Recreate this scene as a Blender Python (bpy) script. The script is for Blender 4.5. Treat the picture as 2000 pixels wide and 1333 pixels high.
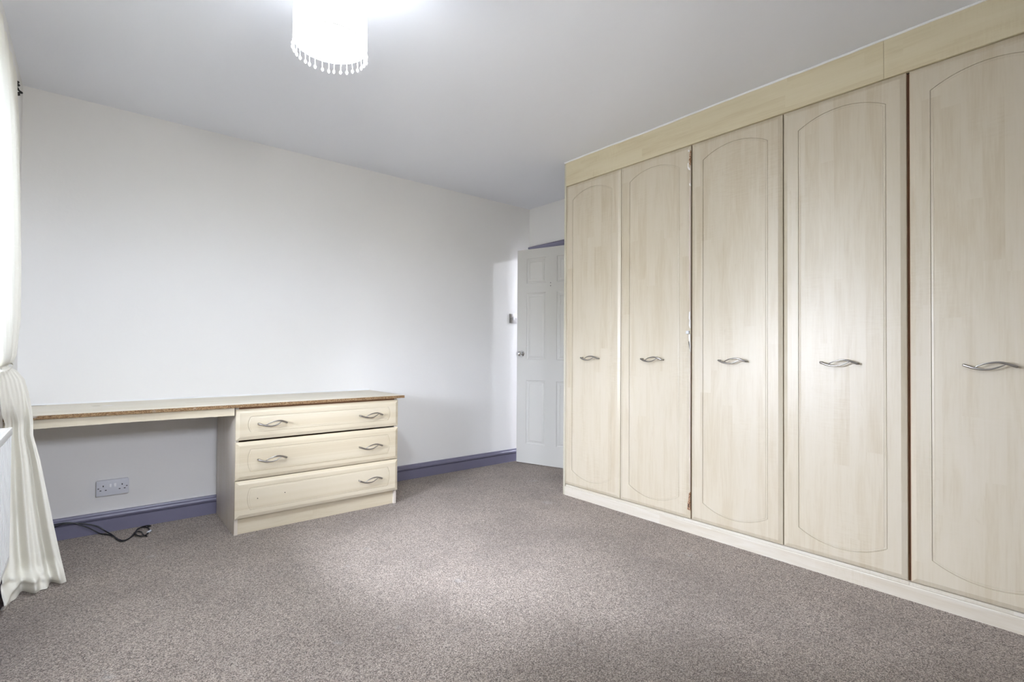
import bpy, bmesh, math, random
from mathutils import Vector, Matrix
random.seed(7)
for o in list(bpy.data.objects): bpy.data.objects.remove(o)
S = bpy.context.scene
COL = S.collection
PI = math.pi

# ------------------------------------------------------------------ camera
F_PX, YAW, PITCH, ROLL, PPY = 993.1534, 0.69486, 0.01322, 0.00631, 6.4034
CAM = Vector((0.6047, -3.6636, 1.03))
cy, sy = math.cos(YAW), math.sin(YAW)
fw = Vector((sy*math.cos(PITCH), cy*math.cos(PITCH), math.sin(PITCH)))
rt = Vector((cy, -sy, 0)); up = rt.cross(fw)
r2 = math.cos(ROLL)*rt + math.sin(ROLL)*up
u2 = -math.sin(ROLL)*rt + math.cos(ROLL)*up
cd = bpy.data.cameras.new('camera'); cam = bpy.data.objects.new('camera', cd); COL.objects.link(cam)
M = Matrix((r2, u2, -fw)).transposed().to_4x4(); M.translation = CAM
cam.matrix_world = M
cd.sensor_fit = 'HORIZONTAL'; cd.sensor_width = 36.0
cd.lens = F_PX*36.0/2000.0
cd.shift_y = PPY/2000.0
cd.clip_start = 0.02
S.camera = cam

# ------------------------------------------------------------------ daylight, exposure
WORLD_STRENGTH = 108.0
W = bpy.data.worlds.new('sky'); S.world = W; W.use_nodes = True
bg = W.node_tree.nodes['Background']
bg.inputs[1].default_value = WORLD_STRENGTH
K_SHADE, K_BULB, K_HALL = 6.5, 38.0, 150.0      # lamp strengths
# bright overcast sky over dull ground
_t = W.node_tree; _tc = _t.nodes.new('ShaderNodeTexCoord'); _sp = _t.nodes.new('ShaderNodeSeparateXYZ'); _rp = _t.nodes.new('ShaderNodeValToRGB')
_t.links.new(_tc.outputs['Generated'], _sp.inputs[0])
_mm = _t.nodes.new('ShaderNodeMath'); _mm.operation = 'MULTIPLY_ADD'; _mm.inputs[1].default_value = .5; _mm.inputs[2].default_value = .5
_t.links.new(_sp.outputs[2], _mm.inputs[0]); _t.links.new(_mm.outputs[0], _rp.inputs[0]); _t.links.new(_rp.outputs[0], bg.inputs[0])
_e = _rp.color_ramp.elements; _e.new(.5); _e.new(.56)
for _i, (_p, _c) in enumerate(((0, (.13, .13, .12)), (.47, (.20, .20, .19)), (.53, (.48, .52, .61)), (.80, (.85, .905, 1.04)))):
    _e[_i].position = _p; _e[_i].color = (*_c, 1)
S.view_settings.view_transform = 'Standard'; S.view_settings.look = 'None'
S.view_settings.exposure = 0.58; S.view_settings.gamma = 1.0
S.view_settings.use_curve_mapping = False
# portal that samples the sky through the window opening
def area(name, loc, rot, sx, sy_, power, color=(1, 1, 1), portal=False):
    l = bpy.data.lights.new(name, 'AREA'); l.shape = 'RECTANGLE'; l.size = sx; l.size_y = sy_
    l.energy = power; l.color = color
    if portal: l.cycles.is_portal = True
    o = bpy.data.objects.new(name, l); COL.objects.link(o); o.location = loc; o.rotation_euler = rot
    return o
WIN_Y0, WIN_Y1, WIN_Z0, WIN_Z1 = -1.82, -0.92, 0.88, 2.12
W2X0, W2X1, W2Z0, W2Z1 = 0.90, 1.42, 1.47, 1.89      # small unseen window behind the camera, added to light the back wall
WLX = 0.325            # inner face of the window wall
area('window_portal', (WLX-0.27, (WIN_Y0+WIN_Y1)/2, (WIN_Z0+WIN_Z1)/2), (0, -PI/2, 0), WIN_Z1-WIN_Z0, WIN_Y1-WIN_Y0, 1, portal=True)

area('window_portal', ((W2X0+W2X1)/2, -4.25-.11, (W2Z0+W2Z1)/2), (PI/2, 0, 0), W2X1-W2X0, W2Z1-W2Z0, 1, portal=True)  # portal for the added window behind the camera

# ------------------------------------------------------------------ material helpers
def mat(name, color=(.8, .8, .8), rough=.5, metal=0, spec=.5):
    m = bpy.data.materials.new(name); m.use_nodes = True
    b = m.node_tree.nodes['Principled BSDF']
    b.inputs['Base Color'].default_value = (*color, 1); b.inputs['Roughness'].default_value = rough
    b.inputs['Metallic'].default_value = metal; b.inputs['Specular IOR Level'].default_value = spec
    return m
class G:
    """tiny node graph helper"""
    def __init__(s, m): s.m = m; s.t = m.node_tree; s.b = s.t.nodes['Principled BSDF']
    def n(s, typ, **kw):
        x = s.t.nodes.new(typ)
        for k, v in kw.items(): setattr(x, k, v)
        return x
    def l(s, a, b): s.t.links.new(a, b)
    def val(s, sock, v):
        if hasattr(v, 'is_output'): s.l(v, sock)
        else: sock.default_value = v
    def math(s, op, a, b=0.0, c=None):
        x = s.n('ShaderNodeMath', operation=op); s.val(x.inputs[0], a); s.val(x.inputs[1], b)
        if c is not None: s.val(x.inputs[2], c)
        return x.outputs[0]
    def mix(s, f, a, b, mode='MIX'):
        x = s.n('ShaderNodeMix', data_type='RGBA', blend_type=mode); s.val(x.inputs[0], f)
        for i, c in ((6, a), (7, b)):
            if hasattr(c, 'is_output'): s.l(c, x.inputs[i])
            else: x.inputs[i].default_value = (*c, 1)
        return x.outputs[2]
    def xyz(s, x, y, z):
        c = s.n('ShaderNodeCombineXYZ')
        for i, v in enumerate((x, y, z)): s.val(c.inputs[i], v)
        return c.outputs[0]
    def noise(s, vec, scale, detail=2, rough=.5, dist=0):
        x = s.n('ShaderNodeTexNoise'); s.l(vec, x.inputs['Vector']); x.inputs['Scale'].default_value = scale
        x.inputs['Detail'].default_value = detail; x.inputs['Roughness'].default_value = rough
        x.inputs['Distortion'].default_value = dist
        return x.outputs['Fac']
    def ramp(s, f, stops):
        r = s.n('ShaderNodeValToRGB'); s.l(f, r.inputs[0]); e = r.color_ramp.elements
        while len(e) < len(stops): e.new(.5)
        for i, (p, c) in enumerate(stops):
            e[i].position = p; e[i].color = (*c, 1) if len(c) == 3 else c
        return r.outputs[0]
    def bump(s, h, strength, dist):
        b = s.n('ShaderNodeBump'); b.inputs['Strength'].default_value = strength; b.inputs['Distance'].default_value = dist
        s.l(h, b.inputs['Height']); s.l(b.outputs[0], s.b.inputs['Normal'])

def maple(name, along, across, base=(.80, .72, .56), rough=.38):
    """pale maple foil: staves running along one axis; axes 0,1,2 of object space"""
    m = mat(name, base, rough, spec=.75); g = G(m)
    tc = g.n('ShaderNodeTexCoord'); oi = g.n('ShaderNodeObjectInfo')
    sp = g.n('ShaderNodeSeparateXYZ'); g.l(tc.outputs['Object'], sp.inputs[0])
    rnd = g.math('MULTIPLY', oi.outputs['Random'], 13.7)
    U = g.math('ADD', sp.outputs[across], rnd); V = g.math('ADD', sp.outputs[along], rnd)
    wob = g.noise(g.xyz(g.math('MULTIPLY', U, 2.0), g.math('MULTIPLY', V, .8), 0), 3, 1)
    Uw = g.math('ADD', U, g.math('MULTIPLY', wob, .012))
    st = g.math('FLOOR', g.math('DIVIDE', Uw, .062))
    wn = g.n('ShaderNodeTexWhiteNoise', noise_dimensions='1D'); g.l(st, wn.inputs['W'])
    bl = g.math('FLOOR', g.math('ADD', g.math('DIVIDE', V, .85), g.math('MULTIPLY', wn.outputs[0], 5.0)))
    wn2 = g.n('ShaderNodeTexWhiteNoise', noise_dimensions='2D'); g.l(g.xyz(st, bl, 0), wn2.inputs['Vector'])
    grain = g.noise(g.xyz(g.math('MULTIPLY', Uw, 60), g.math('MULTIPLY', V, 3.0), wn2.outputs[0]), 2.2, 4, .6, .4)
    broad = g.noise(g.xyz(g.math('MULTIPLY', Uw, 11), g.math('MULTIPLY', V, 1.3), wn2.outputs[0]), 1.6, 3, .55, .8)
    fig = g.noise(g.xyz(g.math('MULTIPLY', Uw, 18), g.math('MULTIPLY', V, 120), 0), 1.0, 2, .5)
    patch = g.ramp(g.noise(g.xyz(U, V, 3.0), 2.3, 1), [(.5, (0, 0, 0)), (.68, (1, 1, 1))])
    t = g.math('ADD', g.math('MULTIPLY', wn2.outputs[0], .14), g.math('ADD', g.math('MULTIPLY', grain, .34), g.math('MULTIPLY', broad, .52)))
    t = g.math('ADD', t, g.math('MULTIPLY', g.math('MULTIPLY', g.math('SUBTRACT', fig, .5), patch), .30))
    d = tuple(base[i]*k for i, k in enumerate((.86, .815, .735))); w = tuple(min(1, base[i]*k) for i, k in enumerate((1.06, 1.075, 1.13)))
    c = g.ramp(t, [(.26, d), (.52, base), (.80, w)])
    # sparse little knots / flame flecks
    fl = g.noise(g.xyz(g.math('MULTIPLY', U, 22), g.math('MULTIPLY', V, 9), 7.0), 1.0, 2, .6, 1.2)
    c = g.mix(g.ramp(fl, [(.70, (0, 0, 0)), (.80, (.22, .22, .22))]), c, tuple(base[i]*k for i, k in enumerate((.74, .66, .56))))
    g.l(c, g.b.inputs['Base Color'])
    g.l(g.math('ADD', g.math('MULTIPLY', grain, .10), rough-.05), g.b.inputs['Roughness'])
    g.bump(grain, .04, .002)
    return m

BASE = (.625, .552, .428)
m_mapleV = maple('maple_vertical', 2, 1, BASE)          # wardrobe doors, grain up, across = y
m_mapleVx = maple('maple_vertical_side', 2, 0, (.60, .56, .45))
m_mapleH = maple('maple_fascia', 1, 2, (.70, .615, .425), .5)         # wardrobe fascia, grain along y
m_mapleP = maple('maple_plinth', 1, 2, (.68, .625, .535), .5)
m_mapleX = maple('maple_horizontal', 0, 2, (.67, .59, .445))        # drawers, grain along x
m_mapleT = maple('maple_worktop', 0, 1, (.80, .735, .61), .45)
m_mapleSide = maple('maple_chest_side', 2, 1, (.74, .68, .61), .4)

m_wall = mat('wall_paint', (.80, .785, .755), .9, spec=.2)
g = G(m_wall); tc = g.n('ShaderNodeTexCoord')
n1 = g.noise(tc.outputs['Object'], 1.3, 3); n2 = g.noise(tc.outputs['Object'], 55, 3)
g.l(g.mix(n1, (.84, .822, .80), (.865, .852, .832)), g.b.inputs['Base Color']); g.bump(g.math('ADD', n2, g.math('MULTIPLY', n1, 3)), .12, .004)
m_ceil = mat('ceiling_paint', (.74, .74, .745), .95, spec=.1)
g = G(m_ceil); tc = g.n('ShaderNodeTexCoord')
n1 = g.noise(tc.outputs['Object'], .9, 3); n2 = g.noise(tc.outputs['Object'], 40, 3)
g.l(g.mix(n1, (.86, .875, .925), (.885, .90, .945)), g.b.inputs['Base Color']); g.bump(g.math('ADD', n2, g.math('MULTIPLY', n1, 5)), .12, .004)
m_purple = mat('skirting_paint', (.155, .15, .235), .33, spec=.5)
g = G(m_purple); tc = g.n('ShaderNodeTexCoord'); n1 = g.noise(tc.outputs['Object'], 9, 4)
g.l(g.mix(n1, (.155, .145, .21), (.185, .175, .245)), g.b.inputs['Base Color']); g.bump(n1, .1, .004)
m_white = mat('white_paint', (.68, .665, .625), .42)
g = G(m_white); tc = g.n('ShaderNodeTexCoord'); n1 = g.noise(tc.outputs['Object'], 14, 3); g.bump(n1, .05, .003)
m_rad = mat('radiator_enamel', (.84, .84, .84), .3)
m_plastic = mat('white_plastic', (.70, .71, .76), .35)
m_rocker = mat('rocker_plastic', (.86, .86, .88), .3)
m_black = mat('black_rubber', (.008, .008, .009), .45)
m_hole = mat('dark_hole', (.02, .016, .014), .8)
m_dark = mat('carcass_board', (.36, .19, .11), .8)
m_caulk = mat('white_sealant', (.88, .88, .87), .5)
m_nickel = mat('brushed_nickel', (.40, .38, .36), .28, metal=1)
m_steel = mat('brushed_steel', (.36, .35, .34), .35, metal=1)
m_chrome = mat('chrome', (.78, .78, .78), .07, metal=1)
m_iron = mat('black_iron', (.012, .01, .009), .5, metal=.3)
m_gloss = mat('pale_bevel_gloss', (.70, .60, .54), .85, spec=.2)  # pale colour standing in for gloss on a door bevel
m_glue = mat('white_filler', (.90, .87, .85), .5)
m_brown = mat('torn_board', (.28, .14, .08), .9, spec=.1)
g = G(m_brown); tc = g.n('ShaderNodeTexCoord'); n1 = g.noise(tc.outputs['Object'], 160, 3)
g.l(g.ramp(n1, [(.35, (.16, .07, .04)), (.5, (.34, .18, .10)), (.66, (.66, .50, .38))]), g.b.inputs['Base Color'])

m_chip = mat('raw_chipboard', (.42, .28, .16), .9, spec=.15); g = G(m_chip)
tc = g.n('ShaderNodeTexCoord'); mp = g.n('ShaderNodeMapping'); mp.inputs['Scale'].default_value = (1, 2.2, 2.2)
g.l(tc.outputs['Object'], mp.inputs[0])
v = g.n('ShaderNodeTexVoronoi'); v.inputs['Scale'].default_value = 260; g.l(mp.outputs[0], v.inputs['Vector'])
sv = g.n('ShaderNodeSeparateColor'); g.l(v.outputs['Color'], sv.inputs[0])
c = g.ramp(sv.outputs[0], [(0, (.10, .05, .022)), (.4, (.22, .13, .065)), (.7, (.30, .19, .10)), (1, (.46, .33, .19))])
wear = g.noise(tc.outputs['Object'], 16, 4, .65)
sx_ = g.n('ShaderNodeSeparateXYZ'); g.l(tc.outputs['Object'], sx_.inputs[0])
left = g.ramp(sx_.outputs[0], [(.5, (1, 1, 1)), (.95, (0, 0, 0))])
c = g.mix(g.math('MULTIPLY', g.ramp(wear, [(.60, (0, 0, 0)), (.70, (.6, .6, .6))]), left), c, (.60, .57, .53))
g.l(c, g.b.inputs['Base Color']); g.bump(sv.outputs[0], .5, .001)

# carpet: heather brown twist pile
m_carpet = mat('brown_carpet', (.3, .24, .2), .95, spec=.08); g = G(m_carpet)
tc = g.n('ShaderNodeTexCoord')
jit = g.n('ShaderNodeTexNoise'); jit.inputs['Scale'].default_value = 150; g.l(tc.outputs['Object'], jit.inputs['Vector'])
vadd = g.n('ShaderNodeVectorMath', operation='MULTIPLY_ADD'); g.l(jit.outputs['Color'], vadd.inputs[0]); vadd.inputs[1].default_value = (.004,)*3
g.l(tc.outputs['Object'], vadd.inputs[2])
v1 = g.n('ShaderNodeTexVoronoi'); v1.inputs['Scale'].default_value = 340; g.l(vadd.outputs[0], v1.inputs['Vector'])
s1 = g.n('ShaderNodeSeparateColor'); g.l(v1.outputs['Color'], s1.inputs[0])
nz = g.noise(tc.outputs['Object'], 290, 3, .75)
tone = g.math('ADD', g.math('MULTIPLY', s1.outputs[0], .55), g.math('MULTIPLY', nz, .5))
CAR = 1.13
c = g.ramp(tone, [(.24, (.070*CAR, .052*CAR, .040*CAR)), (.42, (.27*CAR, .203*CAR, .163*CAR)), (.60, (.45*CAR, .372*CAR, .312*CAR)), (.84, (.76*CAR, .675*CAR, .595*CAR))])
big = g.noise(tc.outputs['Object'], 1.7, 4, .6)
c = g.mix(g.ramp(big, [(.38, (.26, .26, .26)), (.56, (0, 0, 0))]), c, (.13, .095, .08))
spots = g.noise(tc.outputs['Object'], 6.5, 3, .5)
c = g.mix(g.ramp(spots, [(.68, (0, 0, 0)), (.76, (.35, .35, .35))]), c, (.66, .65, .64))
g.l(c, g.b.inputs['Base Color'])
hh = g.math('SUBTRACT', g.math('ADD', nz, s1.outputs[1]), g.math('MULTIPLY', v1.outputs['Distance'], .8))
g.bump(hh, .9, .006)
g.b.inputs['Sheen Weight'].default_value = .25; g.b.inputs['Sheen Roughness'].default_value = .6

# curtain: thin slubby cream fabric, lets window light through
m_curt = mat('cream_fabric', (.90, .88, .79), .8, spec=.15); g = G(m_curt)
tc = g.n('ShaderNodeTexCoord'); mp = g.n('ShaderNodeMapping'); mp.inputs['Scale'].default_value = (30, 30, 240); g.l(tc.outputs['Object'], mp.inputs[0])
sl = g.noise(mp.outputs[0], 1.0, 3, .6); g.bump(sl, .25, .002)
g.l(g.mix(g.ramp(sl, [(.62, (0, 0, 0)), (.72, (.6, .6, .6))]), (.83, .80, .715), (.91, .885, .82)), g.b.inputs['Base Color'])
tr = g.n('ShaderNodeBsdfTranslucent'); tr.inputs[0].default_value = (.55, .60, .60, 1)
mx = g.n('ShaderNodeMixShader'); mx.inputs[0].default_value = .022
out = [n for n in m_curt.node_tree.nodes if n.type == 'OUTPUT_MATERIAL'][0]
g.l(g.b.outputs[0], mx.inputs[1]); g.l(tr.outputs[0], mx.inputs[2]); g.l(mx.outputs[0], out.inputs[0])

m_glass = mat('window_glass', (1, 1, 1), .0); g = G(m_glass)
tp = g.n('ShaderNodeBsdfTransparent'); gl = g.n('ShaderNodeBsdfGlossy'); gl.inputs['Roughness'].default_value = .02
fr = g.n('ShaderNodeFresnel'); mx = g.n('ShaderNodeMixShader'); g.l(fr.outputs[0], mx.inputs[0])
out = [n for n in m_glass.node_tree.nodes if n.type == 'OUTPUT_MATERIAL'][0]
g.l(tp.outputs[0], mx.inputs[1]); g.l(gl.outputs[0], mx.inputs[2]); g.l(mx.outputs[0], out.inputs[0])

def emis(name, color, strength, base=(.9, .9, .9)):
    m = mat(name, base, .8); b = m.node_tree.nodes['Principled BSDF']
    b.inputs['Emission Color'].default_value = (*color, 1); b.inputs['Emission Strength'].default_value = strength
    return m
m_shade = emis('lit_shade_fabric', (.86, .92, 1.0), K_SHADE)
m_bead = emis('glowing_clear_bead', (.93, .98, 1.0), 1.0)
m_bulb = emis('lit_bulb', (.95, .98, 1.0), 12)
m_seam = mat('shade_seam_tape', (.80, .80, .78), .8)
G(m_seam).b.inputs['Emission Color'].default_value = (.97, 1, 1, 1); G(m_seam).b.inputs['Emission Strength'].default_value = .25

# ------------------------------------------------------------------ mesh helpers
def link(name, me, parent=None, mats=None):
    o = bpy.data.objects.new(name, me); COL.objects.link(o)
    if parent is not None: o.parent = parent
    if mats is not None and not me.materials:
        for m in (mats if isinstance(mats, (list, tuple)) else [mats]): me.materials.append(m)
    return o
def empty(name, loc, label, cat, group=None, rz=0, kind=None):
    o = bpy.data.objects.new(name, None); COL.objects.link(o); o.location = loc; o.rotation_euler = (0, 0, rz)
    o.empty_display_size = .05
    tag(o, label, cat, group, kind); return o
def tag(o, label=None, cat=None, group=None, kind=None):
    if label: o['label'] = label
    if cat: o['category'] = cat
    if group: o['group'] = group
    if kind: o['kind'] = kind
    return o
def to_obj(name, bm, m, parent=None, smooth=False):
    bmesh.ops.recalc_face_normals(bm, faces=bm.faces)
    me = bpy.data.meshes.new(name); bm.to_mesh(me); bm.free()
    if smooth:
        for p in me.polygons: p.use_smooth = True
        if smooth != 'all': me.set_sharp_from_angle(angle=math.radians(40))
    return link(name, me, parent, m)
def add_box(bm, lo, hi, bev=0, seg=2):
    t = bmesh.new(); bmesh.ops.create_cube(t, size=1)
    for v in t.verts:
        v.co = Vector([(lo[i]+hi[i])/2 + v.co[i]*(hi[i]-lo[i]) for i in range(3)])
    if bev: bmesh.ops.bevel(t, geom=t.edges[:], offset=bev, segments=seg, affect='EDGES', profile=.6)
    me = bpy.data.meshes.new('t'); t.to_mesh(me); t.free(); bm.from_mesh(me); bpy.data.meshes.remove(me)
def box(name, lo, hi, m, parent=None, bev=0, seg=2):
    bm = bmesh.new(); add_box(bm, lo, hi, bev, seg); return to_obj(name, bm, m, parent, smooth=bool(bev))
def boxes(name, lst, m, parent=None):
    bm = bmesh.new()
    for lo, hi in lst: add_box(bm, lo, hi)
    return to_obj(name, bm, m, parent)
def extrude_profile(name, prof, axis, a, b, m, parent=None, org=(0, 0, 0), sgn=1):
    """profile points (d, z): d is the distance out of the wall; swept along axis 0 or 1 from a to b"""
    bm = bmesh.new(); rings = []
    for t in (a, b):
        ring = []
        for d, z in prof:
            p = Vector(org); p[axis] = t; p[1-axis] += sgn*d; p[2] += z; ring.append(bm.verts.new(p))
        rings.append(ring)
    n = len(prof)
    for i in range(n): bm.faces.new((rings[0][i], rings[0][(i+1) % n], rings[1][(i+1) % n], rings[1][i]))
    bm.faces.new(rings[0]); bm.faces.new(rings[1][::-1])
    return to_obj(name, bm, m, parent, smooth=True)
def add_tube(bm, pts, rad, seg=10, closed=False, cap=True):
    pts = [Vector(p) for p in pts]; n = len(pts); rings = []; prev = None
    rad = rad if isinstance(rad, (list, tuple)) else [rad]*n
    for i, p in enumerate(pts):
        a = pts[(i-1) % n] if (closed or i > 0) else p; b = pts[(i+1) % n] if (closed or i < n-1) else p
        t = (b-a).normalized()
        if prev is None:
            ref = Vector((0, 0, 1)) if abs(t.z) < .9 else Vector((1, 0, 0)); nn = t.cross(ref).normalized()
        else: nn = (prev-t*prev.dot(t)).normalized()
        prev = nn; bb = t.cross(nn)
        rings.append([bm.verts.new(p+rad[i]*(math.cos(2*PI*k/seg)*nn+math.sin(2*PI*k/seg)*bb)) for k in range(seg)])
    m = n if closed else n-1
    for i in range(m):
        A, B = rings[i], rings[(i+1) % n]
        for k in range(seg): bm.faces.new((A[k], A[(k+1) % seg], B[(k+1) % seg], B[k]))
    if cap and not closed: bm.faces.new(rings[0][::-1]); bm.faces.new(rings[-1])
def add_lathe(bm, prof, seg=24, org=(0, 0, 0), axis=(0, 0, 1)):
    """prof: (radius, height) list"""
    ax = Vector(axis).normalized(); ref = Vector((1, 0, 0)) if abs(ax.x) < .9 else Vector((0, 1, 0))
    e1 = ax.cross(ref).normalized(); e2 = ax.cross(e1); O = Vector(org); rings = []
    for r, h in prof:
        if r < 1e-6: rings.append([bm.verts.new(O+ax*h)])
        else: rings.append([bm.verts.new(O+ax*h+r*(math.cos(2*PI*k/seg)*e1+math.sin(2*PI*k/seg)*e2)) for k in range(seg)])
    for A, B in zip(rings, rings[1:]):
        for k in range(seg):
            a0, a1 = A[k % len(A)], A[(k+1) % seg % len(A)]; b0, b1 = B[k % len(B)], B[(k+1) % seg % len(B)]
            vs = []
            for v in (a0, a1, b1, b0):
                if v not in vs: vs.append(v)
            if len(vs) > 2: bm.faces.new(vs)
def smooth_path(pts, k=6):
    P = [Vector(p) for p in pts]; out = []
    for i in range(len(P)-1):
        p0 = P[max(i-1, 0)]; p1 = P[i]; p2 = P[i+1]; p3 = P[min(i+2, len(P)-1)]
        for j in range(k):
            t = j/k
            out.append(.5*((2*p1)+(-p0+p2)*t+(2*p0-5*p1+4*p2-p3)*t*t+(-p0+3*p1-3*p2+p3)*t**3))
    out.append(P[-1]); return out
def interp(tab, z):
    """tab: list of (z, tuple) sorted descending or ascending"""
    t = sorted(tab)
    if z <= t[0][0]: return t[0][1]
    for (a, va), (b, vb) in zip(t, t[1:]):
        if z <= b:
            k = (z-a)/(b-a); return tuple(x+(y-x)*k for x, y in zip(va, vb))
    return t[-1][1]

# ------------------------------------------------------------------ setting
H = 2.40; WX = 3.248; RX = 3.871; YF = -4.25       # ceiling, wardrobe front, right wall, wall behind the camera
YB = 0.0
def struct(o): o['kind'] = 'structure'; return o
struct(box('floor', (WLX-.35, YF-.1, -.08), (RX+.1, YB+.1, 0), m_carpet))
struct(box('ceiling', (WLX-.35, YF-.1, H), (RX+.1, YB+.1, H+.1), m_ceil))
struct(box('wall_back', (WLX-.35, YB, 0), (RX+.1, YB+.1, H), m_wall))
struct(boxes('wall_front', [((WLX-.35, YF-.1, 0), (RX+.1, YF, W2Z0)), ((WLX-.35, YF-.1, W2Z1), (RX+.1, YF, H)),
                            ((WLX-.35, YF-.1, W2Z0), (W2X0, YF, W2Z1)), ((W2X1, YF-.1, W2Z0), (RX+.1, YF, W2Z1))], m_wall))
xo = WLX-.25
struct(boxes('wall_left', [((xo, YF, 0), (WLX, YB, WIN_Z0)), ((xo, YF, WIN_Z1), (WLX, YB, H)),
                           ((xo, YF, WIN_Z0), (WLX, WIN_Y0, WIN_Z1)), ((xo, WIN_Y1, WIN_Z0), (WLX, YB, WIN_Z1))], m_wall))
DH = 1.972; DY0, DY1 = -.785, -.012                # doorway in the right wall
struct(boxes('wall_right', [((RX, YF, 0), (RX+.1, DY0, H)), ((RX, DY0, DH+.03), (RX+.1, YB, H)), ((RX, DY1, 0), (RX+.1, YB, DH+.03))], m_wall))
# landing beyond the doorway (closed box, only its lamp light is seen)
m_hall = mat('hall_paint', (.55, .55, .56), .9)
hx0, hx1, hy0, HH = RX+.1, RX+2.6, -1.5, 2.85
struct(box('wall_hall_far', (hx1, hy0-.1, 0), (hx1+.1, YB+.1, HH), m_hall))
struct(box('wall_hall_near', (hx0, hy0-.1, 0), (hx1, hy0, HH), m_hall))
struct(box('ceiling_hall', (hx0-.1, hy0-.1, HH), (hx1+.1, YB+.1, HH+.1), m_hall))
struct(box('wall_hall_end', (hx0, YB, 0), (hx1, YB+.1, HH), m_hall))
struct(boxes('wall_hall_side', [((hx0-.1, hy0-.1, H+.1), (hx0, YB+.1, HH))], m_hall))
struct(box('floor_hall', (hx0, hy0-.1, -.08), (hx1+.1, YB+.1, 0), m_carpet))
hl = bpy.data.lights.new('hall_lamp', 'POINT'); hl.energy = K_HALL; hl.shadow_soft_size = .05; hl.color = (.86, .90, 1.0)
ho = bpy.data.objects.new('hall_lamp', hl); COL.objects.link(ho); ho.location = (5.90, -.565, 2.52)

SK = [(0, 0), (.019, 0), (.018, .071), (.0105, .073), (.0105, .0775), (.021, .0785), (.0245, .084), (.0250, .090), (.0225, .098), (.017, .102), (.013, .103), (.0125, .108), (.009, .113), (0, .114)]
b1 = extrude_profile('baseboard_back', SK, 0, WLX, RX, m_purple, org=(0, 0, 0), sgn=-1); struct(b1)
b2 = extrude_profile('baseboard_left', SK, 1, YF, -.02, m_purple, org=(WLX, 0, 0)); struct(b2)

# window (behind the curtain, left of the frame)
w = bpy.data.objects.new('window_1', None); COL.objects.link(w); w.location = (WLX-.2, (WIN_Y0+WIN_Y1)/2, WIN_Z0)
w['kind'] = 'structure'
wy = (WIN_Y1-WIN_Y0)/2; wz = WIN_Z1-WIN_Z0
boxes('window_frame', [((-.03, -wy, 0), (.03, wy, .055)), ((-.03, -wy, wz-.055), (.03, wy, wz)),
     ((-.03, -wy, .055), (.03, -wy+.055, wz-.055)), ((-.03, wy-.055, .055), (.03, wy, wz-.055)),
     ((-.025, -.03, .055), (.025, .03, wz-.055))], m_white, w)
for a, b in ((-wy+.055, -.03), (.03, wy-.055)):
    box('pane', (-.003, a, .055), (.003, b, wz-.055), m_glass, w)
box('window_sill', (.03, -wy, -.0), (.199, wy, .012), m_white, w, bev=.006)

w = bpy.data.objects.new('added_window', None); COL.objects.link(w); w.location = ((W2X0+W2X1)/2, YF-.07, W2Z0)  # unseen window, added only as a second source of daylight
w['kind'] = 'structure'; wx = (W2X1-W2X0)/2; wh = W2Z1-W2Z0
boxes('window_frame', [((-wx, -.02, 0), (wx, .02, .03)), ((-wx, -.02, wh-.03), (wx, .02, wh)), ((-wx, -.02, .03), (-wx+.03, .02, wh-.03)),
     ((wx-.03, -.02, .03), (wx, .02, wh-.03))], m_white, w)
box('pane', (-wx+.03, -.003, .03), (wx-.03, .003, wh-.03), m_glass, w)

# door, ajar, with painted frame
D = bpy.data.objects.new('door_1', None); COL.objects.link(D); D.location = (RX, 0, 0); D['kind'] = 'structure'
D['label'] = 'white six-panel door standing ajar beside the wardrobe, in a purple-grey frame'
boxes('door_lining', [((.0, DY0, 0), (.1, DY0+.026, DH+.03)), ((0, DY1-.026, 0), (.1, DY1, DH+.03)), ((0, DY0, DH), (.1, DY1, DH+.03)),
     ((.04, DY1-.038, 0), (.06, DY1-.026, DH)), ((.04, DY0, DH-.012), (.06, DY1, DH))], m_purple, D)
AR = [(0, 0), (.016, 0), (.018, .006), (.012, .012), (.013, .034), (.020, .042), (.020, .052), (.014, .056), (0, .056)]
extrude_profile('architrave', AR, 1, DY0-.05, -.002, m_purple, D, org=(0, 0, DH+.004), sgn=-1)
box('architrave', (-.018, DY0-.045, 0), (0, DY0+.012, DH+.004), m_purple, D, bev=.004)
box('architrave', (-.016, DY1-.018, .0), (0, -.001, DH+.004), m_purple, D, bev=.004)
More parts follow.
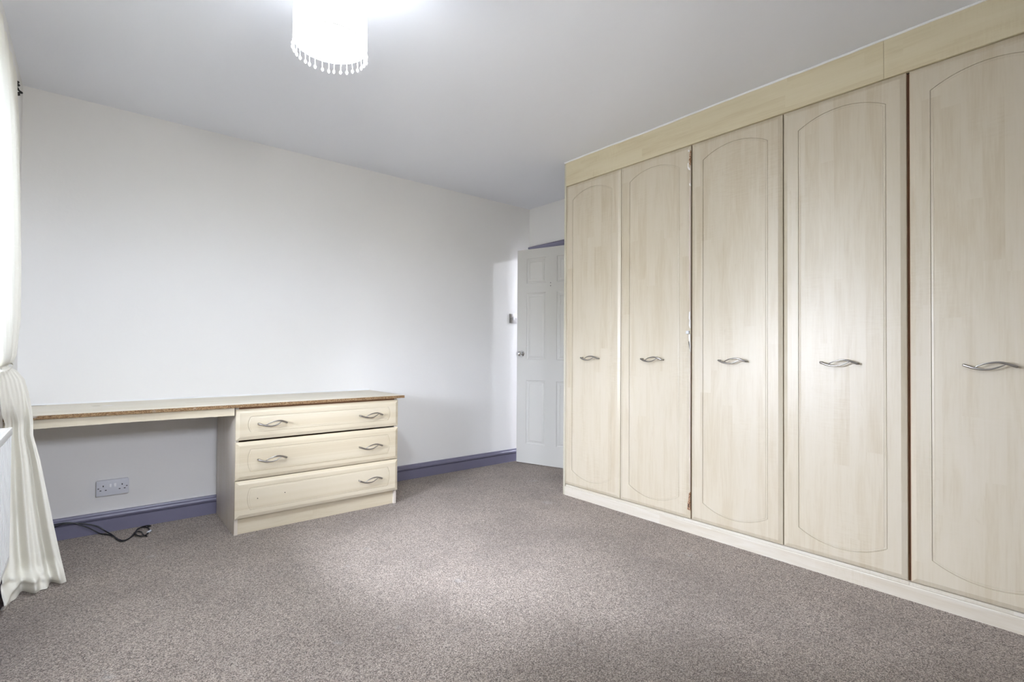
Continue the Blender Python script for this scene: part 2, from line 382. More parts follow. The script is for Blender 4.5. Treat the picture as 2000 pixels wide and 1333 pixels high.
# leaf: local u along width from the hinge, n out of the room-facing face
LW, LH, LT = .711, 1.955, .035
def door_leaf():
    bm = bmesh.new()
    cols = [(.099, .297), (.409, .607)]; cols = [(LW-.663+.0, LW-.463), (LW-.355-.0+.0, LW-.155)]
    # columns measured from the leading edge; convert to distance from hinge
    cols = [(.048+.104-.104+.052, .298), (.412-.002, .611)]
    rows = [(.176, .755), (.945, 1.553), (1.640, 1.870)]
    us = sorted({0, LW, *[c for p in cols for c in p]}); zs = sorted({0, LH, *[c for p in rows for c in p]})
    V = {}
    def v(u, z, n=0):
        k = (round(u, 5), round(z, 5), round(n, 5))
        if k not in V: V[k] = bm.verts.new((n, u, z))
        return V[k]
    panels = [(a, b, c, d) for a, b in cols for c, d in rows]
    for i in range(len(us)-1):
        for j in range(len(zs)-1):
            a, b, c, d = us[i], us[i+1], zs[j], zs[j+1]
            if (a, b, c, d) in panels:
                loops = []
                for ins, n in ((0, 0), (.003, .005), (.011, .0075), (.017, .0085), (.019, .0055), (.036, .0008), (.038, .003), (.040, .003)):
                    # n is depth into the leaf
                    loops.append([v(a+ins, c+ins, n), v(b-ins, c+ins, n), v(b-ins, d-ins, n), v(a+ins, d-ins, n)])
                for A, B in zip(loops, loops[1:]):
                    for k in range(4): bm.faces.new((A[k], A[(k+1) % 4], B[(k+1) % 4], B[k]))
                bm.faces.new(loops[-1])
            else: bm.faces.new((v(a, c), v(b, c), v(b, d), v(a, d)))
    bk = [v(0, 0, LT), v(LW, 0, LT), v(LW, LH, LT), v(0, LH, LT)]
    bm.faces.new(bk[::-1])
    bot = [v(u, 0) for u in us]; top = [v(u, LH) for u in us]
    bm.faces.new(bot+[bk[1], bk[0]]); bm.faces.new(top[::-1]+[bk[3], bk[2]])
    bm.faces.new([v(0, z) for z in zs][::-1]+[bk[0], bk[3]]); bm.faces.new([v(LW, z) for z in zs]+[bk[2], bk[1]])
    return bm
leaf = to_obj('door_leaf', door_leaf(), m_white, D)
TH = math.radians(17.2)
leaf.location = (0, -.750, .008); leaf.rotation_euler = (0, 0, TH)
bm = bmesh.new(); kz = .997; ku = LW-.052
add_lathe(bm, [(0, 0), (.030, 0), (.0305, .003), (.028, .007), (.013, .010), (.010, .018), (.0105, .026), (.017, .031), (.0235, .039), (.0262, .050), (.0235, .061), (.014, .069), (0, .072)], 28, (0, ku, kz), (-1, 0, 0))
to_obj('door_knob', bm, m_chrome, leaf, smooth=True)
bm = bmesh.new()
add_lathe(bm, [(0, 0), (.030, 0), (.0305, .003), (.028, .007), (.013, .010), (.010, .018), (.0105, .026), (.017, .031), (.0235, .039), (.0262, .050), (.0235, .061), (.014, .069), (0, .072)], 20, (LT, ku, kz), (1, 0, 0))
to_obj('door_knob', bm, m_chrome, leaf, smooth=True)
for dz in (0, -.027):
    bm = bmesh.new(); add_lathe(bm, [(0, 0), (.004, 0), (.004, .0006), (0, .0006)], 10, (0, LW-.350, 1.634+dz), (-1, 0, 0)); to_obj('screw_hole', bm, m_hole, leaf)
# hinges on the near jamb
for z in (.22, 1.0, 1.74):
    bm = bmesh.new(); add_lathe(bm, [(0, -.038), (.006, -.038), (.006, .038), (0, .038)], 10, (-.006, -.004, z)); to_obj('hinge', bm, m_steel, leaf, smooth=True)

# ------------------------------------------------------------------ panel-routed fronts
def front_mesh(name, w, h, thick, my, mtop_mid, mtop_corner, arcs='z', cham=.018, N=22, along=None):
    """A moulded front, local axes (a across, b up), face at n=0 pointing -n; arcs on top/bottom ('z') or on the ends ('a').
       my: margin of the straight sides, mtop_mid / mtop_corner: margins of the arc at its middle and its corners."""
    bm = bmesh.new()
    if arcs == 'a': w, h = h, w            # build turned, swap later
    def P(a, b, n): return (n, a, b) if arcs == 'z' else (n, b-h/2, a+w/2)
    half = w/2-my
    def outline(ins):
        pts = []; hw = half-ins
        sag = (mtop_corner-mtop_mid)
        Rr = (half*half+sag*sag)/(2*sag)
        def arc(a): return math.sqrt(max(Rr*Rr-a*a, 0))-(Rr-sag)      # height over corner level
        zb0, zt0 = mtop_corner, h-mtop_corner
        for i in range(N+1):
            a = -hw+2*hw*i/N; pts.append((a, zb0-arc(a)+ins))
        for i in range(1, 10):
            t = i/10; a = hw; z0 = zb0-arc(hw)+ins; z1 = zt0+arc(hw)-ins; pts.append((a, z0+(z1-z0)*t))
        for i in range(N+1):
            a = hw-2*hw*i/N; pts.append((a, zt0+arc(a)-ins))
        for i in range(1, 10):
            t = i/10; z0 = zb0-arc(hw)+ins; z1 = zt0+arc(hw)-ins; pts.append((-hw, z1+(z0-z1)*t))
        return pts
    def rect(ins):
        pts = []; hw = w/2-ins; b0, b1 = ins, h-ins
        for i in range(N+1): pts.append((-hw+2*hw*i/N, b0))
        for i in range(1, 10): pts.append((hw, b0+(b1-b0)*i/10))
        for i in range(N+1): pts.append((hw-2*hw*i/N, b1))
        for i in range(1, 10): pts.append((-hw, b1+(b0-b1)*i/10))
        return pts
    L = []
    def ring(pts, n): L.append([bm.verts.new(P(a, b, n)) for a, b in pts])
    ring(rect(0), thick); ring(rect(0), .0095); ring(rect(.0012), .0075)
    for k in (.3, .6, 1.0):
        ring(rect(.0012+(cham-.0012)*k), .0075*(1-k)**1.1)
    for ins, n in ((0, 0), (.0003, .0040), (.0017, .0040), (.0020, .0014), (.0085, .0006), (.0105, .0010), (.0120, .0)): ring(outline(ins), n)
    c = len(L[0])
    for A, B in zip(L, L[1:]):
        for k in range(c): bm.faces.new((A[k], A[(k+1) % c], B[(k+1) % c], B[k]))
    bm.faces.new(L[0][::-1])
    # inner flat as strips between bottom and top arcs
    I = L[-1]; bot = I[:N+1]; top = I[N+9+1:N+9+1+N+1][::-1]
    sr = I[N+1:N+10]; sl_ = I[2*N+2+9:][::-1]
    for i in range(1, N-1): bm.faces.new((bot[i], bot[i+1], top[i+1], top[i]))
    bm.faces.new([bot[0], bot[1], top[1], top[0]]+sl_[::-1])
    bm.faces.new([bot[N-1], bot[N]]+sr+[top[N], top[N-1]])
    bmesh.ops.recalc_face_normals(bm, faces=bm.faces)
    me = bpy.data.meshes.new(name); bm.to_mesh(me); bm.free()
    for p in me.polygons: p.use_smooth = True
    me.set_sharp_from_angle(angle=math.radians(9))
    return me

def handle_mesh():
    """two crossing bowed bars; local (n out = -x, a along +y, z up). Left end in the photo = +y on the wardrobe (mirrored there)"""
    bm = bmesh.new()
    def bow(a): return .022+.009*(1-(a/.075)**2)
    A = [(-.075, .002), (-.060, -.004), (-.040, -.0105), (-.015, -.0140), (.008, -.0115), (.028, -.003), (.045, .0065)]
    B = [(-.041, -.0075), (-.028, .001), (-.010, .0085), (.012, .0130), (.030, .0135), (.050, .0085), (.075, -.002)]
    for pts, rr in ((A, (.0052, .0052, .0048, .0036, .0030, .0026, .0022)), (B, (.0022, .0026, .0030, .0036, .0042, .0050, .0052))):
        P = smooth_path([(-bow(a), a, z) for a, z in pts], 5); n = len(P)
        R = [interp([(i/(len(rr)-1), (r,)) for i, r in enumerate(rr)], k/(n-1))[0] for k in range(n)]
        add_tube(bm, P, R, 10)
    for a, z in ((-.073, .0015), (.073, -.0015)):
        add_tube(bm, [(0, a, z), (-.010, a, z), (-.0235, a, z)], [.0045, .0042, .0050], 10)
    me = bpy.data.meshes.new('handle'); bmesh.ops.recalc_face_normals(bm, faces=bm.faces); bm.to_mesh(me); bm.free()
    for p in me.polygons: p.use_smooth = True
    me.materials.append(m_nickel)
    return me
HM = handle_mesh()

# ------------------------------------------------------------------ fitted wardrobe: three two-door units
Y0, DW = -1.083, .5015
Z0, Z1 = .079, 2.222
names = ['two-door maple wardrobe unit beside the ajar white door, edging torn at its near side',
         'middle two-door maple wardrobe unit between the torn seam and the wide dark gap',
         'nearest two-door maple wardrobe unit at the right edge, beyond the wide dark gap']
gaps = {0: (.003, .0015), 1: (.0015, .003), 2: (.004, .0022), 3: (.0022, .005), 4: (.006, .002), 5: (.002, .004)}
units = []
for u in range(3):
    ya = Y0-2*u*DW; yb = ya-2*DW
    U = empty('wardrobe', (WX, ya, 0), names[u], 'wardrobe', 'fitted wardrobe units along the right wall'); units.append(U)
    dpt = RX-WX-.002
    y1 = 0; y2 = yb-ya
    if u == 0: box('side_panel', (.0, -.018+.006, 0), (dpt, .006, 2.397), m_mapleVx, U, bev=.0015)
    else: box('side_panel', (.022, -.018, .077), (dpt, -.001, 2.2205), m_dark, U)
    box('side_panel', (.022, y2+.001, .077), (dpt, y2+.018, 2.2205), m_dark, U)
    box('back_panel', (dpt-.012, y2+.019, .08), (dpt-.002, -.019, 2.20), m_dark, U)
    box('base_panel', (.003, y2+.0004, .0625), (dpt-.013, -.0185 if u == 0 else -.0004, .0765), m_mapleP, U)
    box('top_panel', (.022, y2+.0185, 2.2025), (dpt-.013, -.0185, 2.2205), m_mapleVx, U)
    box('shelf', (.03, y2+.0185, 1.85), (dpt-.013, -.0185, 1.868), m_mapleVx, U)
door_cache = {}
doors = []
for k in range(6):
    ga, gb = gaps[k]
    if k == 0: ga = .008
    w = round(DW-ga-gb, 4); 
    if w not in door_cache:
        me = front_mesh('door', w, Z1-Z0, .018, .0715-(DW-w)/4, .057, .110, 'z', cham=.020); me.materials.append(m_mapleV); door_cache[w] = me
    U = units[k//2]
    yc = -(k % 2)*DW-ga-w/2
    d = link('door', door_cache[w], U); d.location = (0, yc, Z0); doors.append(d)
    h = link('handle', HM, d); h.location = (0, -((-(k % 2)*DW-DW/2)-yc)*0, .985-Z0); h.scale = (1, -1, 1)
# torn / chipped far seam: right edge of the second door with the gloss of its bevel painted in
d2 = doors[1]; wd = DW-.0015-.003
def scrap(name, m, parent, y, z, pts, t=.0009, x=0.0):
    bm = bmesh.new(); a = [bm.verts.new((x-t, y+p, z+q)) for p, q in pts]; b = [bm.verts.new((x+.0062, y+p, z+q)) for p, q in pts]
    n = len(pts); bm.faces.new(a); bm.faces.new(b[::-1])
    for i in range(n): bm.faces.new((a[i], a[(i+1) % n], b[(i+1) % n], b[i]))
    return to_obj(name, bm, m, parent)
ye = -wd/2
def rag(w0, h0, n=9, seed=1):
    """ragged sliver hugging the door's edge: straight on the edge side, torn on the other"""
    r = random.Random(seed); L = [(0.0005, 0)]
    for i in range(n+1):
        q = h0*i/n; L.append((w0*(.45+.55*math.sin(PI*min(1, max(0, (i+.5)/n))))*r.uniform(.65, 1.05), q))
    L.append((.0005, h0)); return L
# x offset: near the door's edge the chamfer lies a few millimetres back
scrap('bevel_gloss', m_gloss, d2, ye, 1.20-Z0, rag(.011, .92, 40, 3), t=.0005, x=.003)  # pale strips painted in for the bright gloss along the bevel
scrap('bevel_gloss', m_gloss, d2, ye, .24-Z0, rag(.006, .84, 40, 5), t=.0003, x=.0035)
scrap('chipped_edge', m_glue, d2, ye+.004, 2.185-Z0, [(0, 0), (.012, .002), (.014, .010), (.004, .012)], x=.002)
scrap('chipped_edge', m_brown, d2, ye, 2.105-Z0, rag(.012, .085, 8, 8), t=.0012, x=.003)
scrap('chipped_edge', m_glue, d2, ye, 2.075-Z0, [(.001, 0), (.012, .006), (.020, .022), (.021, .044), (.012, .047), (.013, .026), (.004, .012)], t=.0016, x=.002)
scrap('chipped_edge', m_glue, d2, ye, 1.985-Z0, [(0, 0), (.008, .004), (.009, .016), (.001, .018)], t=.0012, x=.003)
scrap('chipped_edge', m_glue, d2, ye, 1.165-Z0, [(0, 0), (.004, .004), (.009, .02), (.006, .045), (.010, .06), (.008, .095), (.001, .10)], t=.0012, x=.003)
scrap('chipped_edge', m_glue, d2, ye, 1.03-Z0, [(0, 0), (.003, .01), (.005, .05), (.011, .085), (.010, .10), (.001, .105)], t=.0012, x=.003)
scrap('chipped_edge', m_hole, d2, ye+.004, 1.045-Z0, [(0, 0), (.002, .01), (.007, .045), (.006, .048), (.001, .02)], t=.0022, x=.003)
box('door_catch', (-.006, ye+.006, 1.135-Z0), (.004, ye+.024, 1.152-Z0), m_plastic, d2, bev=.0015)
scrap('chipped_edge', m_brown, d2, ye, .128-Z0, [(.0005, 0), (.018, .002), (.019, .030), (.013, .044), (.010, .062), (.007, .096), (.0005, .104)], t=.0016, x=.003)
scrap('chipped_edge', m_hole, d2, ye, .140-Z0, [(.008, 0), (.012, .006), (.012, .026), (.007, .020)], t=.0026, x=.003)

def panel_obj(name, label, cat, loc):
    return empty(name, loc, label, cat)
ylen = 6*DW
FA = panel_obj('wardrobe_fascia', 'long maple fascia board joining the wardrobe tops to the ceiling', 'fascia', (WX, Y0, 2.222))
def fboard(ya, yb):
    prof = [(.022, .001), (-.002, .001), (-.0035, .003), (-.0035, .170), (-.002, .1725), (.022, .1725)]
    # d is along x here: build as extrusion along y
    bm = bmesh.new(); R = []
    for t in (ya, yb): R.append([bm.verts.new((d, t, z)) for d, z in prof])
    n = len(prof)
    for i in range(n): bm.faces.new((R[0][i], R[0][(i+1) % n], R[1][(i+1) % n], R[1][i]))
    bm.faces.new(R[0]); bm.faces.new(R[1][::-1])
    return to_obj('board', bm, m_mapleH, FA)
fboard(-.0128, -1.9245); fboard(-1.9255, -ylen)
# sealant bead between board and ceiling, slightly wavy
bm = bmesh.new(); P = []
for i in range(61):
    y = .004-ylen*i/60; P.append((-.002, y, .1740+.0016*math.sin(i*.33)+.0008*math.sin(i*1.7)))
add_tube(bm, P, .0062, 8); to_obj('sealant_bead', bm, m_caulk, FA, smooth=True)
PL = panel_obj('wardrobe_plinth', 'pale maple plinth along the carpet under the wardrobe doors', 'plinth', (WX, Y0, 0))
bm = bmesh.new(); prof = [(.016, 0), (-.001, 0), (-.001, .058), (.001, .0615), (.016, .0615)]; R = []
for t in (-.0125, -ylen): R.append([bm.verts.new((d, t, z)) for d, z in prof])
n = len(prof)
for i in range(n): bm.faces.new((R[0][i], R[0][(i+1) % n], R[1][(i+1) % n], R[1][i]))
bm.faces.new(R[0]); bm.faces.new(R[1][::-1]); to_obj('plinth_board', bm, m_mapleP, PL)

# ------------------------------------------------------------------ chest of drawers under the worktop
CX0, CX1 = 1.235, 2.212
C = empty('chest_of_drawers', (CX0, -.545, 0), 'three-drawer maple chest under the right end of the worktop', 'chest of drawers')
def cb(name, lo, hi, m, bev=0):
    return box(name, (lo[0]-CX0, lo[1]+.545, lo[2]), (hi[0]-CX0, hi[1]+.545, hi[2]), m, C, bev)
cb('side_panel', (CX0, -.524, 0), (CX0+.018, -.024, .7085), m_mapleSide, .001)
cb('side_panel', (CX1-.018, -.524, 0), (CX1, -.024, .7085), m_mapleSide, .001)
cb('plinth', (CX0+.0185, -.512, 0), (CX1-.0185, -.496, .092), m_mapleX)
cb('back_panel', (CX0+.0185, -.034, .095), (CX1-.0185, -.026, .70), m_dark)
cb('base_panel', (CX0+.0185, -.495, .095), (CX1-.0185, -.035, .111), m_mapleX)
cb('rail', (CX0+.0185, -.522, .680), (CX1-.0185, -.44, .7085), m_dark)
rows = [(.092, .2995, 1), (.3035, .5145, 2), (.524, .6965, 2)]
for z0, z1, nh in rows:
    h = z1-z0; w = CX1-CX0+.002
    me = front_mesh('drawer', w, h, .019, .0415, .060, .076, 'a', cham=.020, N=14); me.materials.append(m_mapleX)
    # local n -> +y : rotate so face looks to -y
    d = link('drawer', me, C); d.rotation_euler = (0, 0, PI/2); d.location = ((CX1-CX0)/2, -.001, z0)
    for k, cx_ in enumerate((1.421, 2.0145)):
        if nh == 1 and k == 0:
            for q in (-.073, .073):
                bm = bmesh.new(); add_lathe(bm, [(0, 0), (.0028, 0), (.0028, .0005), (0, .0005)], 10, (0, -(cx_+q-(CX0+CX1)/2), h/2+.004*(1 if q > 0 else -1)), (-1, 0, 0))
                to_obj('screw_hole', bm, m_hole, d)
            continue
        hd = link('handle', HM, d); hd.location = (0, -(cx_-(CX0+CX1)/2), h/2); hd.scale = (1, -1, 1)
    # drawer box behind the front
    bx = boxes('drawer_box', [((.0195, -w/2+.035, .015), (.45, -w/2+.047, h-.04)), ((.0195, w/2-.047, .015), (.45, w/2-.035, h-.04)),
         ((.4385, -w/2+.047, .015), (.45, w/2-.047, h-.04)), ((.0195, -w/2+.047, .02), (.4385, w/2-.047, .026))], m_dark, d)

# ------------------------------------------------------------------ worktop
T = empty('worktop', (WLX, -.565, .709), 'long maple desktop along the back wall with a raw chipped front edge', 'worktop')
TX = 2.248-WLX
box('top', (.001, .002, 0.0005), (TX, .5635, .0185), m_mapleT, T, bev=.0008)
box('raw_edge', (.001, .0, .0008), (TX, .0018, .0178), m_chip, T)
# apron with a slightly torn lower edge
r = random.Random(4); bm = bmesh.new(); n = 150; xs = [.001+(1.2255-WLX)*i/n for i in range(n+1)]
lo = [-.0435 + (-r.uniform(0, .0014) if r.random() < .3 else 0) + .003*math.sin(i*.021) for i in range(n+1)]
Rr = []
for i, x in enumerate(xs):
    Rr.append([bm.verts.new((x, .0195, 0)), bm.verts.new((x, .0195, lo[i])), bm.verts.new((x, .0365, lo[i])), bm.verts.new((x, .0365, 0))])
for A, B in zip(Rr, Rr[1:]):
    for k in range(4): bm.faces.new((A[k], A[(k+1) % 4], B[(k+1) % 4], B[k]))
bm.faces.new(Rr[0]); bm.faces.new(Rr[-1][::-1]); to_obj('apron', bm, m_mapleX, T)
def patch(name, m, cx_, cy_, rx, ry, seed, z=.0186, h=.0006):
    rr = random.Random(seed); bm = bmesh.new(); n = 14
    vs = [(cx_-WLX+rx*math.cos(2*PI*i/n)*rr.uniform(.6, 1), cy_+.565+ry*math.sin(2*PI*i/n)*rr.uniform(.5, 1)) for i in range(n)]
    a = [bm.verts.new((x, y, z)) for x, y in vs]; b = [bm.verts.new((x, y, z+h)) for x, y in vs]
    bm.faces.new(a[::-1]); bm.faces.new(b)
    for i in range(n): bm.faces.new((a[i], a[(i+1) % n], b[(i+1) % n], b[i]))
    return to_obj(name, bm, m, T)
patch('worn_patch', m_glue, .690, -.225, .030, .022, 2)
patch('worn_patch', mat('scuffed_laminate', (.55, .50, .43), .7), .640, -.215, .022, .012, 5)
patch('worn_patch', mat('dark_scuff', (.22, .19, .16), .7), .400, -.022, .045, .012, 6)
extrude_profile('sealant_bead', [(0, 0), (.007, 0), (.004, .004), (0, .008)], 0, .001, TX-.0, m_caulk, T, org=(0, .5645, .0186), sgn=-1)

# ------------------------------------------------------------------ double socket, light switch
K = empty('power_socket', (.7215, 0, .250), 'white double plug socket on the wall under the desktop', 'socket')
box('back_box', (-.070, -.0225, -.0415), (.070, 0, .0415), m_plastic, K, bev=.002)
box('face_plate', (-.0725, -.0310, -.0425), (.0725, -.0227, .0425), m_plastic, K, bev=.003)
for sx in (-1, 1):
    b = box('rocker_switch', (-.0055, -.0035, -.0095), (.0055, .0035, .0095), m_rocker, K, bev=.0012)
    b.location = (sx*.0105, -.0330, .012); b.rotation_euler = (math.radians(-9), 0, 0)
    cxs = sx*.042
    for dx, dz, w_, h_ in ((0, .012, .0022, .0042), (-.0115, -.0115, .0040, .0021), (.0115, -.0115, .0040, .0021)):
        box('pin_hole', (cxs+dx-w_, -.0315, dz-h_), (cxs+dx+w_, -.0311, dz+h_), m_hole, K)
    box('pin_hole', (sx*.063-.0035, -.0315, -.0015), (sx*.063+.0035, -.0311, .0025), m_hole, K)
L = empty('light_switch', (3.668, 0, 1.334), 'square brushed steel light switch on the wall beside the ajar door', 'light switch')
box('face_plate', (-.0435, -.0075, -.0435), (.0435, 0, .0435), m_steel, L, bev=.002)
box('plate_rim', (-.0385, -.0086, -.0385), (.0385, -.0078, .0385), m_nickel, L, bev=.0005)
b = box('rocker_switch', (-.0065, -.003, -.0135), (.0065, .003, .0135), m_rocker, L, bev=.001); b.location = (0, -.0105, 0); b.rotation_euler = (math.radians(6), 0, 0)
for sx in (-1, 1):
    bm = bmesh.new(); add_lathe(bm, [(0, 0), (.0035, 0), (.0030, .001), (0, .0012)], 10, (sx*.030, -.0086, 0), (0, -1, 0)); to_obj('screw', bm, m_iron, L)

# ------------------------------------------------------------------ lamp
LC = (1.22, -1.96); LR = .1175; LZ = 2.061; LT_ = 2.262
P = empty('pendant_lamp', (LC[0], LC[1], H), 'lit white drum pendant shade with a fringe of clear beads', 'ceiling lamp')
def z_(z): return z-H
bm = bmesh.new(); add_lathe(bm, [(0, 0), (.045, 0), (.045, -.008), (.02, -.022), (0, -.022)], 24, (0, 0, 0)); to_obj('ceiling_rose', bm, m_white, P, smooth=True)
bm = bmesh.new(); add_tube(bm, [(0, 0, -.02), (0, 0, z_(2.25))], .0035, 8); to_obj('flex', bm, m_white, P)
bm = bmesh.new(); add_lathe(bm, [(0, z_(2.255)), (.014, z_(2.25)), (.019, z_(2.235)), (.019, z_(2.215)), (0, z_(2.215))], 16); to_obj('lamp_holder', bm, m_white, P, smooth=True)
bm = bmesh.new(); add_lathe(bm, [(.012, z_(2.214)), (.014, z_(2.20)), (.028, z_(2.17)), (.030, z_(2.155)), (.024, z_(2.135)), (0, z_(2.125))], 20); to_obj('bulb', bm, m_bulb, P, smooth=True)
bm = bmesh.new(); seg = 64
prof = [(LR, LZ), (LR+.0006, LZ+.012)]+[(LR+.0004*math.sin(i*2.1), LZ+.012+(LT_-LZ-.024)*i/10) for i in range(11)]+[(LR, LT_)]
add_lathe(bm, [(r_, z_(z)) for r_, z in prof]+[(LR-.0014, z_(LT_)), (LR-.0014, z_(LZ)), (LR, z_(LZ))], seg)
sh = to_obj('lamp_shade', bm, m_shade, P, smooth=True)
bm = bmesh.new(); add_lathe(bm, [(LR+.0008, z_(LZ+.0)), (LR+.0014, z_(LZ+.001)), (LR+.0014, z_(LZ+.004)), (LR+.0008, z_(LZ+.005))], seg); to_obj('seam_tape', bm, m_seam, P, smooth=True)
# wire spider in the top
bm = bmesh.new()
for a in (0, 2*PI/3, 4*PI/3): add_tube(bm, [(.018*math.cos(a), .018*math.sin(a), z_(2.24)), (LR*.985*math.cos(a), LR*.985*math.sin(a), z_(2.256))], .0012, 6)
to_obj('shade_wire', bm, m_white, P)
bm = bmesh.new(); add_lathe(bm, [(.0011, -.0), (.0011, -.024), (.0018, -.0255), (.0040, -.0290), (.0048, -.0320), (.0042, -.0345), (.0015, -.0385), (0, -.0395)], 8)
bmesh.ops.recalc_face_normals(bm, faces=bm.faces); bme = bpy.data.meshes.new('bead_drop'); bm.to_mesh(bme); bm.free()
for p in bme.polygons: p.use_smooth = True
bme.materials.append(m_bead)
NB = 34
for i in range(NB):
    a = 2*PI*(i+random.uniform(-.12, .12))/NB
    b = link('bead_drop', bme, P); b.location = (LR*math.cos(a), LR*math.sin(a), z_(LZ)+.001); b.rotation_euler = (random.uniform(-.05, .05), random.uniform(-.05, .05), 0)
pl = bpy.data.lights.new('bulb_light', 'POINT'); pl.energy = K_BULB; pl.shadow_soft_size = .05; pl.color = (.80, .90, 1.0)
po = bpy.data.objects.new('bulb_light', pl); COL.objects.link(po); po.location = (LC[0], LC[1], 2.095)

# ------------------------------------------------------------------ curtain, pole
CT = empty('curtain', (.365, -.80, 0), 'cream floor-length curtain tied back at the left window', 'curtain')
# rows: z -> (Lx, Ly, Rx, Ry, amp)
rows_c = [
    (2.172, (.362, -1.95, .357, -.742, .006)), (2.150, (.366, -1.95, .363, -.742, .002)), (2.095, (.368, -1.95, .364, -.742, .003)),
    (2.060, (.364, -1.93, .361, -.74, .009)), (1.90, (.362, -1.86, .366, -.735, .018)), (1.60, (.366, -1.70, .372, -.735, .020)),
    (1.35, (.368, -1.50, .374, -.735, .020)), (1.15, (.366, -1.30, .374, -.735, .019)), (1.05, (.362, -1.17, .368, -.735, .017)),
    (.998, (.360, -1.10, .364, -.740, .016)), (.975, (.356, -1.05, .360, -.742, .013)),
    (.962, (.350, -.99, .350, -.744, .008)), (.966, (.346, -.97, .350, -.742, .004)), (.952, (.345, -.96, .358, -.740, .004)),
    (.935, (.345, -.95, .378, -.715, .006)), (.90, (.345, -.93, .399, -.690, .010)), (.84, (.345, -.89, .413, -.685, .014)), (.768, (.345, -.84, .424, -.682, .018)),
    (.72, (.345, -.735, .428, -.683, .020)), (.658, (.345, -.728, .429, -.680, .022)), (.546, (.345, -.720, .453, -.680, .026)), (.319, (.345, -.715, .489, -.680, .034)),
    (.12, (.343, -.765, .523, -.680, .040)), (.05, (.342, -.790, .536, -.680, .045)), (.004, (.341, -.800, .544, -.680, .046))]
NS = 150
bm = bmesh.new(); grid = []
Zs = []
for (za, va), (zb, vb) in zip(rows_c, rows_c[1:]):
    k = max(1, int(abs(za-zb)/(.03 if zb > .2 else .008)))
    for j in range(k): Zs.append((za+(zb-za)*j/k, tuple(x+(y-x)*j/k for x, y in zip(va, vb))))
Zs.append(rows_c[-1])
for zi, (z, (lx, ly, rx_, ry, amp)) in enumerate(Zs):
    row = []; dx, dy = rx_-lx, ry-ly; ln = math.hypot(dx, dy); nx, ny = -dy/ln, dx/ln     # perpendicular in plan
    low = z < .955
    if low: nx, ny = 0.22, -.975                                                       # folds face the room
    for s in range(NS+1):
        t = s/NS
        ph = 2*PI*(7.5*t+.35*math.sin(2.2*z+3*t))
        f = math.sin(ph)*.75+.25*math.sin(2.3*ph+1.3+z)
        if low:
            k = min(1, (.955-z)/.25)
            f = (math.sin(2*PI*(2.1*t+.10*math.sin(2.6*z)+.12))*.62+.30*math.sin(2*PI*(4.6*t+.15*math.sin(4*z))+1.1))*k+(1-k)*.5*math.sin(2*PI*6*t)+.06*math.sin(31*t+9*z)
            if z < .16: f += ((.55+.45*math.sin(5.3*t*PI+.8))*math.sin(PI*z/.075)+.2*math.sin(13*t+40*z)+.3)*(1-z/.16)
            f += (1-t)*(1.1*math.exp(-((z-.045-.05*t)/.012)**2)+.9*math.exp(-((z-.105+.09*t)/.012)**2))
            edge = min(1, (1-t)*7)                 # keep the free edge on its line
            off = amp*(f*edge + .15)
            # body of fabric goes back towards the corner
            back = .10*(1-z/.95)*math.sin(PI*t)*.5
            x = lx+dx*t+nx*off; y = ly+dy*t+ny*off+back
        else:
            edge = 1
            x = lx+dx*t+nx*amp*f*(1 if nx < 0 else 1); y = ly+dy*t+ny*amp*f
        if z > 2.16: x += 0.003*math.sin(40*t*PI)
        x = max(x, WLX+.006)
        zz = z+(.055*(1-t)**2.5*math.exp(-z/.12) if low else 0)
        if low and z < .12: zz = z
        row.append(bm.verts.new((x-.365, y+.80, max(zz, .003))))
    grid.append(row)
for A, B in zip(grid, grid[1:]):
    for s in range(NS): bm.faces.new((A[s], A[s+1], B[s+1], B[s]))
cur = to_obj('curtain_panel', bm, m_curt, CT, smooth='all')
# tie-back band
bm = bmesh.new(); ring = []
for k in range(48):
    a = 2*PI*k/48; ring.append(((.352+.024*math.cos(a))-.365, -.855+.125*math.sin(a)+.80, .956+.012*math.sin(a)))
n = len(ring); vs = [[bm.verts.new((x*1.0, y, z+dz)) for x, y, z in ring] for dz in (-.004, .002)]
for k in range(n): bm.faces.new((vs[0][k], vs[0][(k+1) % n], vs[1][(k+1) % n], vs[1][k]))
tb = to_obj('tieback', bm, m_curt, CT, smooth='all')
# pooled hem folds: a few soft rolls where the fabric gathers on the carpet
CP = empty('curtain_pole', (.347, -.70, 2.122), 'black iron curtain pole tip with a scrolled finial above the curtain', 'curtain pole')
bm = bmesh.new(); add_tube(bm, [(0, -.01, 0), (0, -1.45, 0)], .007, 12); to_obj('pole', bm, m_iron, CP, smooth=True)
bm = bmesh.new()
# scrolled finial: twisted S of thin bar in the plane across the pole
pts = [(.016, .0, .0), (.011, .006, .010), (.020, .008, .016), (.012, .008, .022), (.018, .006, .028), (.010, .004, .030)]
add_tube(bm, smooth_path(pts, 5), .0035, 8)
pts = [(.016, .0, .0), (.020, .006, -.007), (.029, .008, -.013), (.018, .008, -.016), (.010, .008, -.022), (.014, .006, -.027), (.021, .004, -.025), (.018, .002, -.021)]
add_tube(bm, smooth_path(pts, 5), .0035, 8)
add_tube(bm, [(0, -.014, 0), (.004, .0, 0), (.012, .003, 0), (.017, .002, 0)], [.007, .006, .005, .004], 10)
to_obj('finial', bm, m_iron, CP, smooth=True)
for y in (-1.2, -1.9):
    bm = bmesh.new(); add_tube(bm, [(-.0245, y+.7, -.02), (-.006, y+.7, -.02), (0, y+.7, -.006)], .004, 8); to_obj('bracket', bm, m_iron, CP, smooth=True)

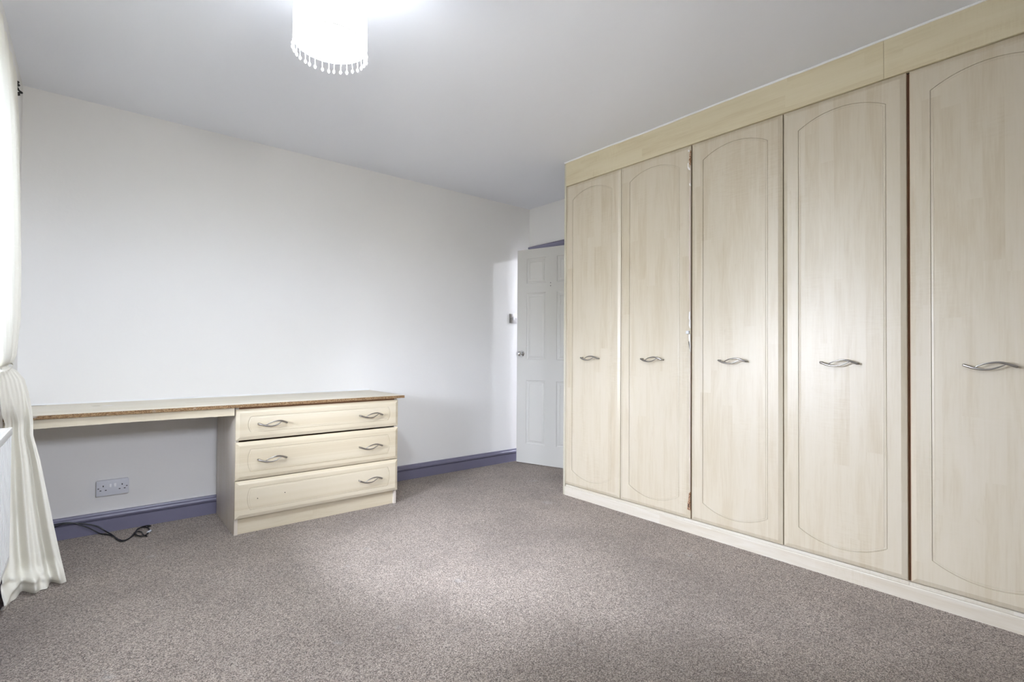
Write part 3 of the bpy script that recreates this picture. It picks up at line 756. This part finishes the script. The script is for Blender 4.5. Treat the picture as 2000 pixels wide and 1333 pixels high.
# ------------------------------------------------------------------ radiator
RXF = .388; RY1 = -1.0; RY0 = -2.45; RZ0, RZ1 = .236, .733
RD = empty('radiator', (RXF, RY1, RZ0), 'white panel radiator under the window at the left edge', 'radiator')
rh = RZ1-RZ0; rl = RY1-RY0
bm = bmesh.new(); n = int(rl/.0333)
prof = []          # fluted front sheet: x, y
for i in range(n):
    y = -.008-i*(rl-.016)/n; p = (rl-.016)/n
    prof += [(0, y), (0, y-p*.52), (-.006, y-p*.62), (-.006, y-p*.90)]
prof.append((0, -rl+.008))
prof = [(-.045, prof[0][1])]+prof+[(-.045, prof[-1][1])]
R = [[bm.verts.new((x, y, z)) for x, y in prof] for z in (.018, rh-.026)]
for i in range(len(prof)-1): bm.faces.new((R[0][i], R[0][i+1], R[1][i+1], R[1][i]))
bm.faces.new(R[0]); bm.faces.new(R[1][::-1])
to_obj('front_panel', bm, m_rad, RD)
box('bottom_seam', (-.010, -rl+.004, 0), (.001, -.004, .020), m_rad, RD, bev=.003)
bm = bmesh.new(); n = 60
for i in range(n):
    y0 = -.006-i*(rl-.012)/n; add_box(bm, (-.050, y0-.022, rh-.010), (-.002, y0-.002, rh-.0035))
o = to_obj('top_grille', bm, m_rad, RD)
box('top_rail', (-.008, -rl, rh-.028), (.004, 0, rh), m_rad, RD, bev=.003)
box('end_panel', (-.052, -.004, .01), (.001, 0, rh-.002), m_rad, RD, bev=.0015)
box('end_panel', (-.052, -rl, .01), (.001, -rl+.004, rh-.002), m_rad, RD, bev=.0015)
for y in (-.25, -rl+.25): box('wall_bracket', (WLX-RXF+.0005, y-.015, .05), (-.046, y+.015, rh-.05), m_rad, RD)
bm = bmesh.new(); add_tube(bm, [(-.03, -rl-.03, -RZ0), (-.03, -rl-.03, .03), (-.03, -rl+.01, .03)], .0075, 10); to_obj('pipe', bm, m_chrome, RD, smooth=True)

# ------------------------------------------------------------------ cable
CB = empty('cable', (.72, -.10, 0), 'black power cable trailing along the skirting and looping on the carpet', 'cable')
bm = bmesh.new()
pts = [(.40, -.030, .040), (.44, -.030, .070), (.47, -.032, .079), (.516, -.032, .088), (.568, -.031, .082), (.622, -.031, .064), (.660, -.034, .044), (.695, -.050, .014), (.722, -.115, .006), (.738, -.205, .006), (.756, -.256, .006),
       (.785, -.235, .006), (.812, -.160, .006), (.832, -.098, .007), (.852, -.070, .008), (.876, -.085, .008), (.884, -.150, .009), (.868, -.222, .010), (.842, -.244, .010), (.820, -.200, .012), (.828, -.120, .013), (.852, -.080, .013), (.880, -.060, .010), (.896, -.072, .008), (.880, -.085, .012)]
add_tube(bm, [(p.x-.72, p.y+.10, p.z) for p in smooth_path(pts, 7)], .0034, 8)
to_obj('cord', bm, m_black, CB, smooth=True)
bm = bmesh.new()
pts = [(.40, -.029, .048), (.45, -.028, .084), (.50, -.030, .094), (.55, -.031, .088), (.60, -.034, .060), (.640, -.034, .030), (.668, -.045, .008), (.700, -.085, .006), (.725, -.140, .006), (.745, -.215, .006), (.768, -.250, .007),
       (.800, -.210, .007), (.826, -.150, .010), (.846, -.170, .011), (.850, -.225, .011), (.866, -.250, .006)]
add_tube(bm, [(p.x-.72, p.y+.10, p.z) for p in smooth_path(pts, 7)], .0030, 8)
to_obj('cord', bm, m_black, CB, smooth=True)
bm = bmesh.new(); add_tube(bm, [(.872-.72, -.205+.10, .012), (.886-.72, -.185+.10, .014)], .006, 10); to_obj('cable_tie', bm, m_plastic, CB, smooth=True)
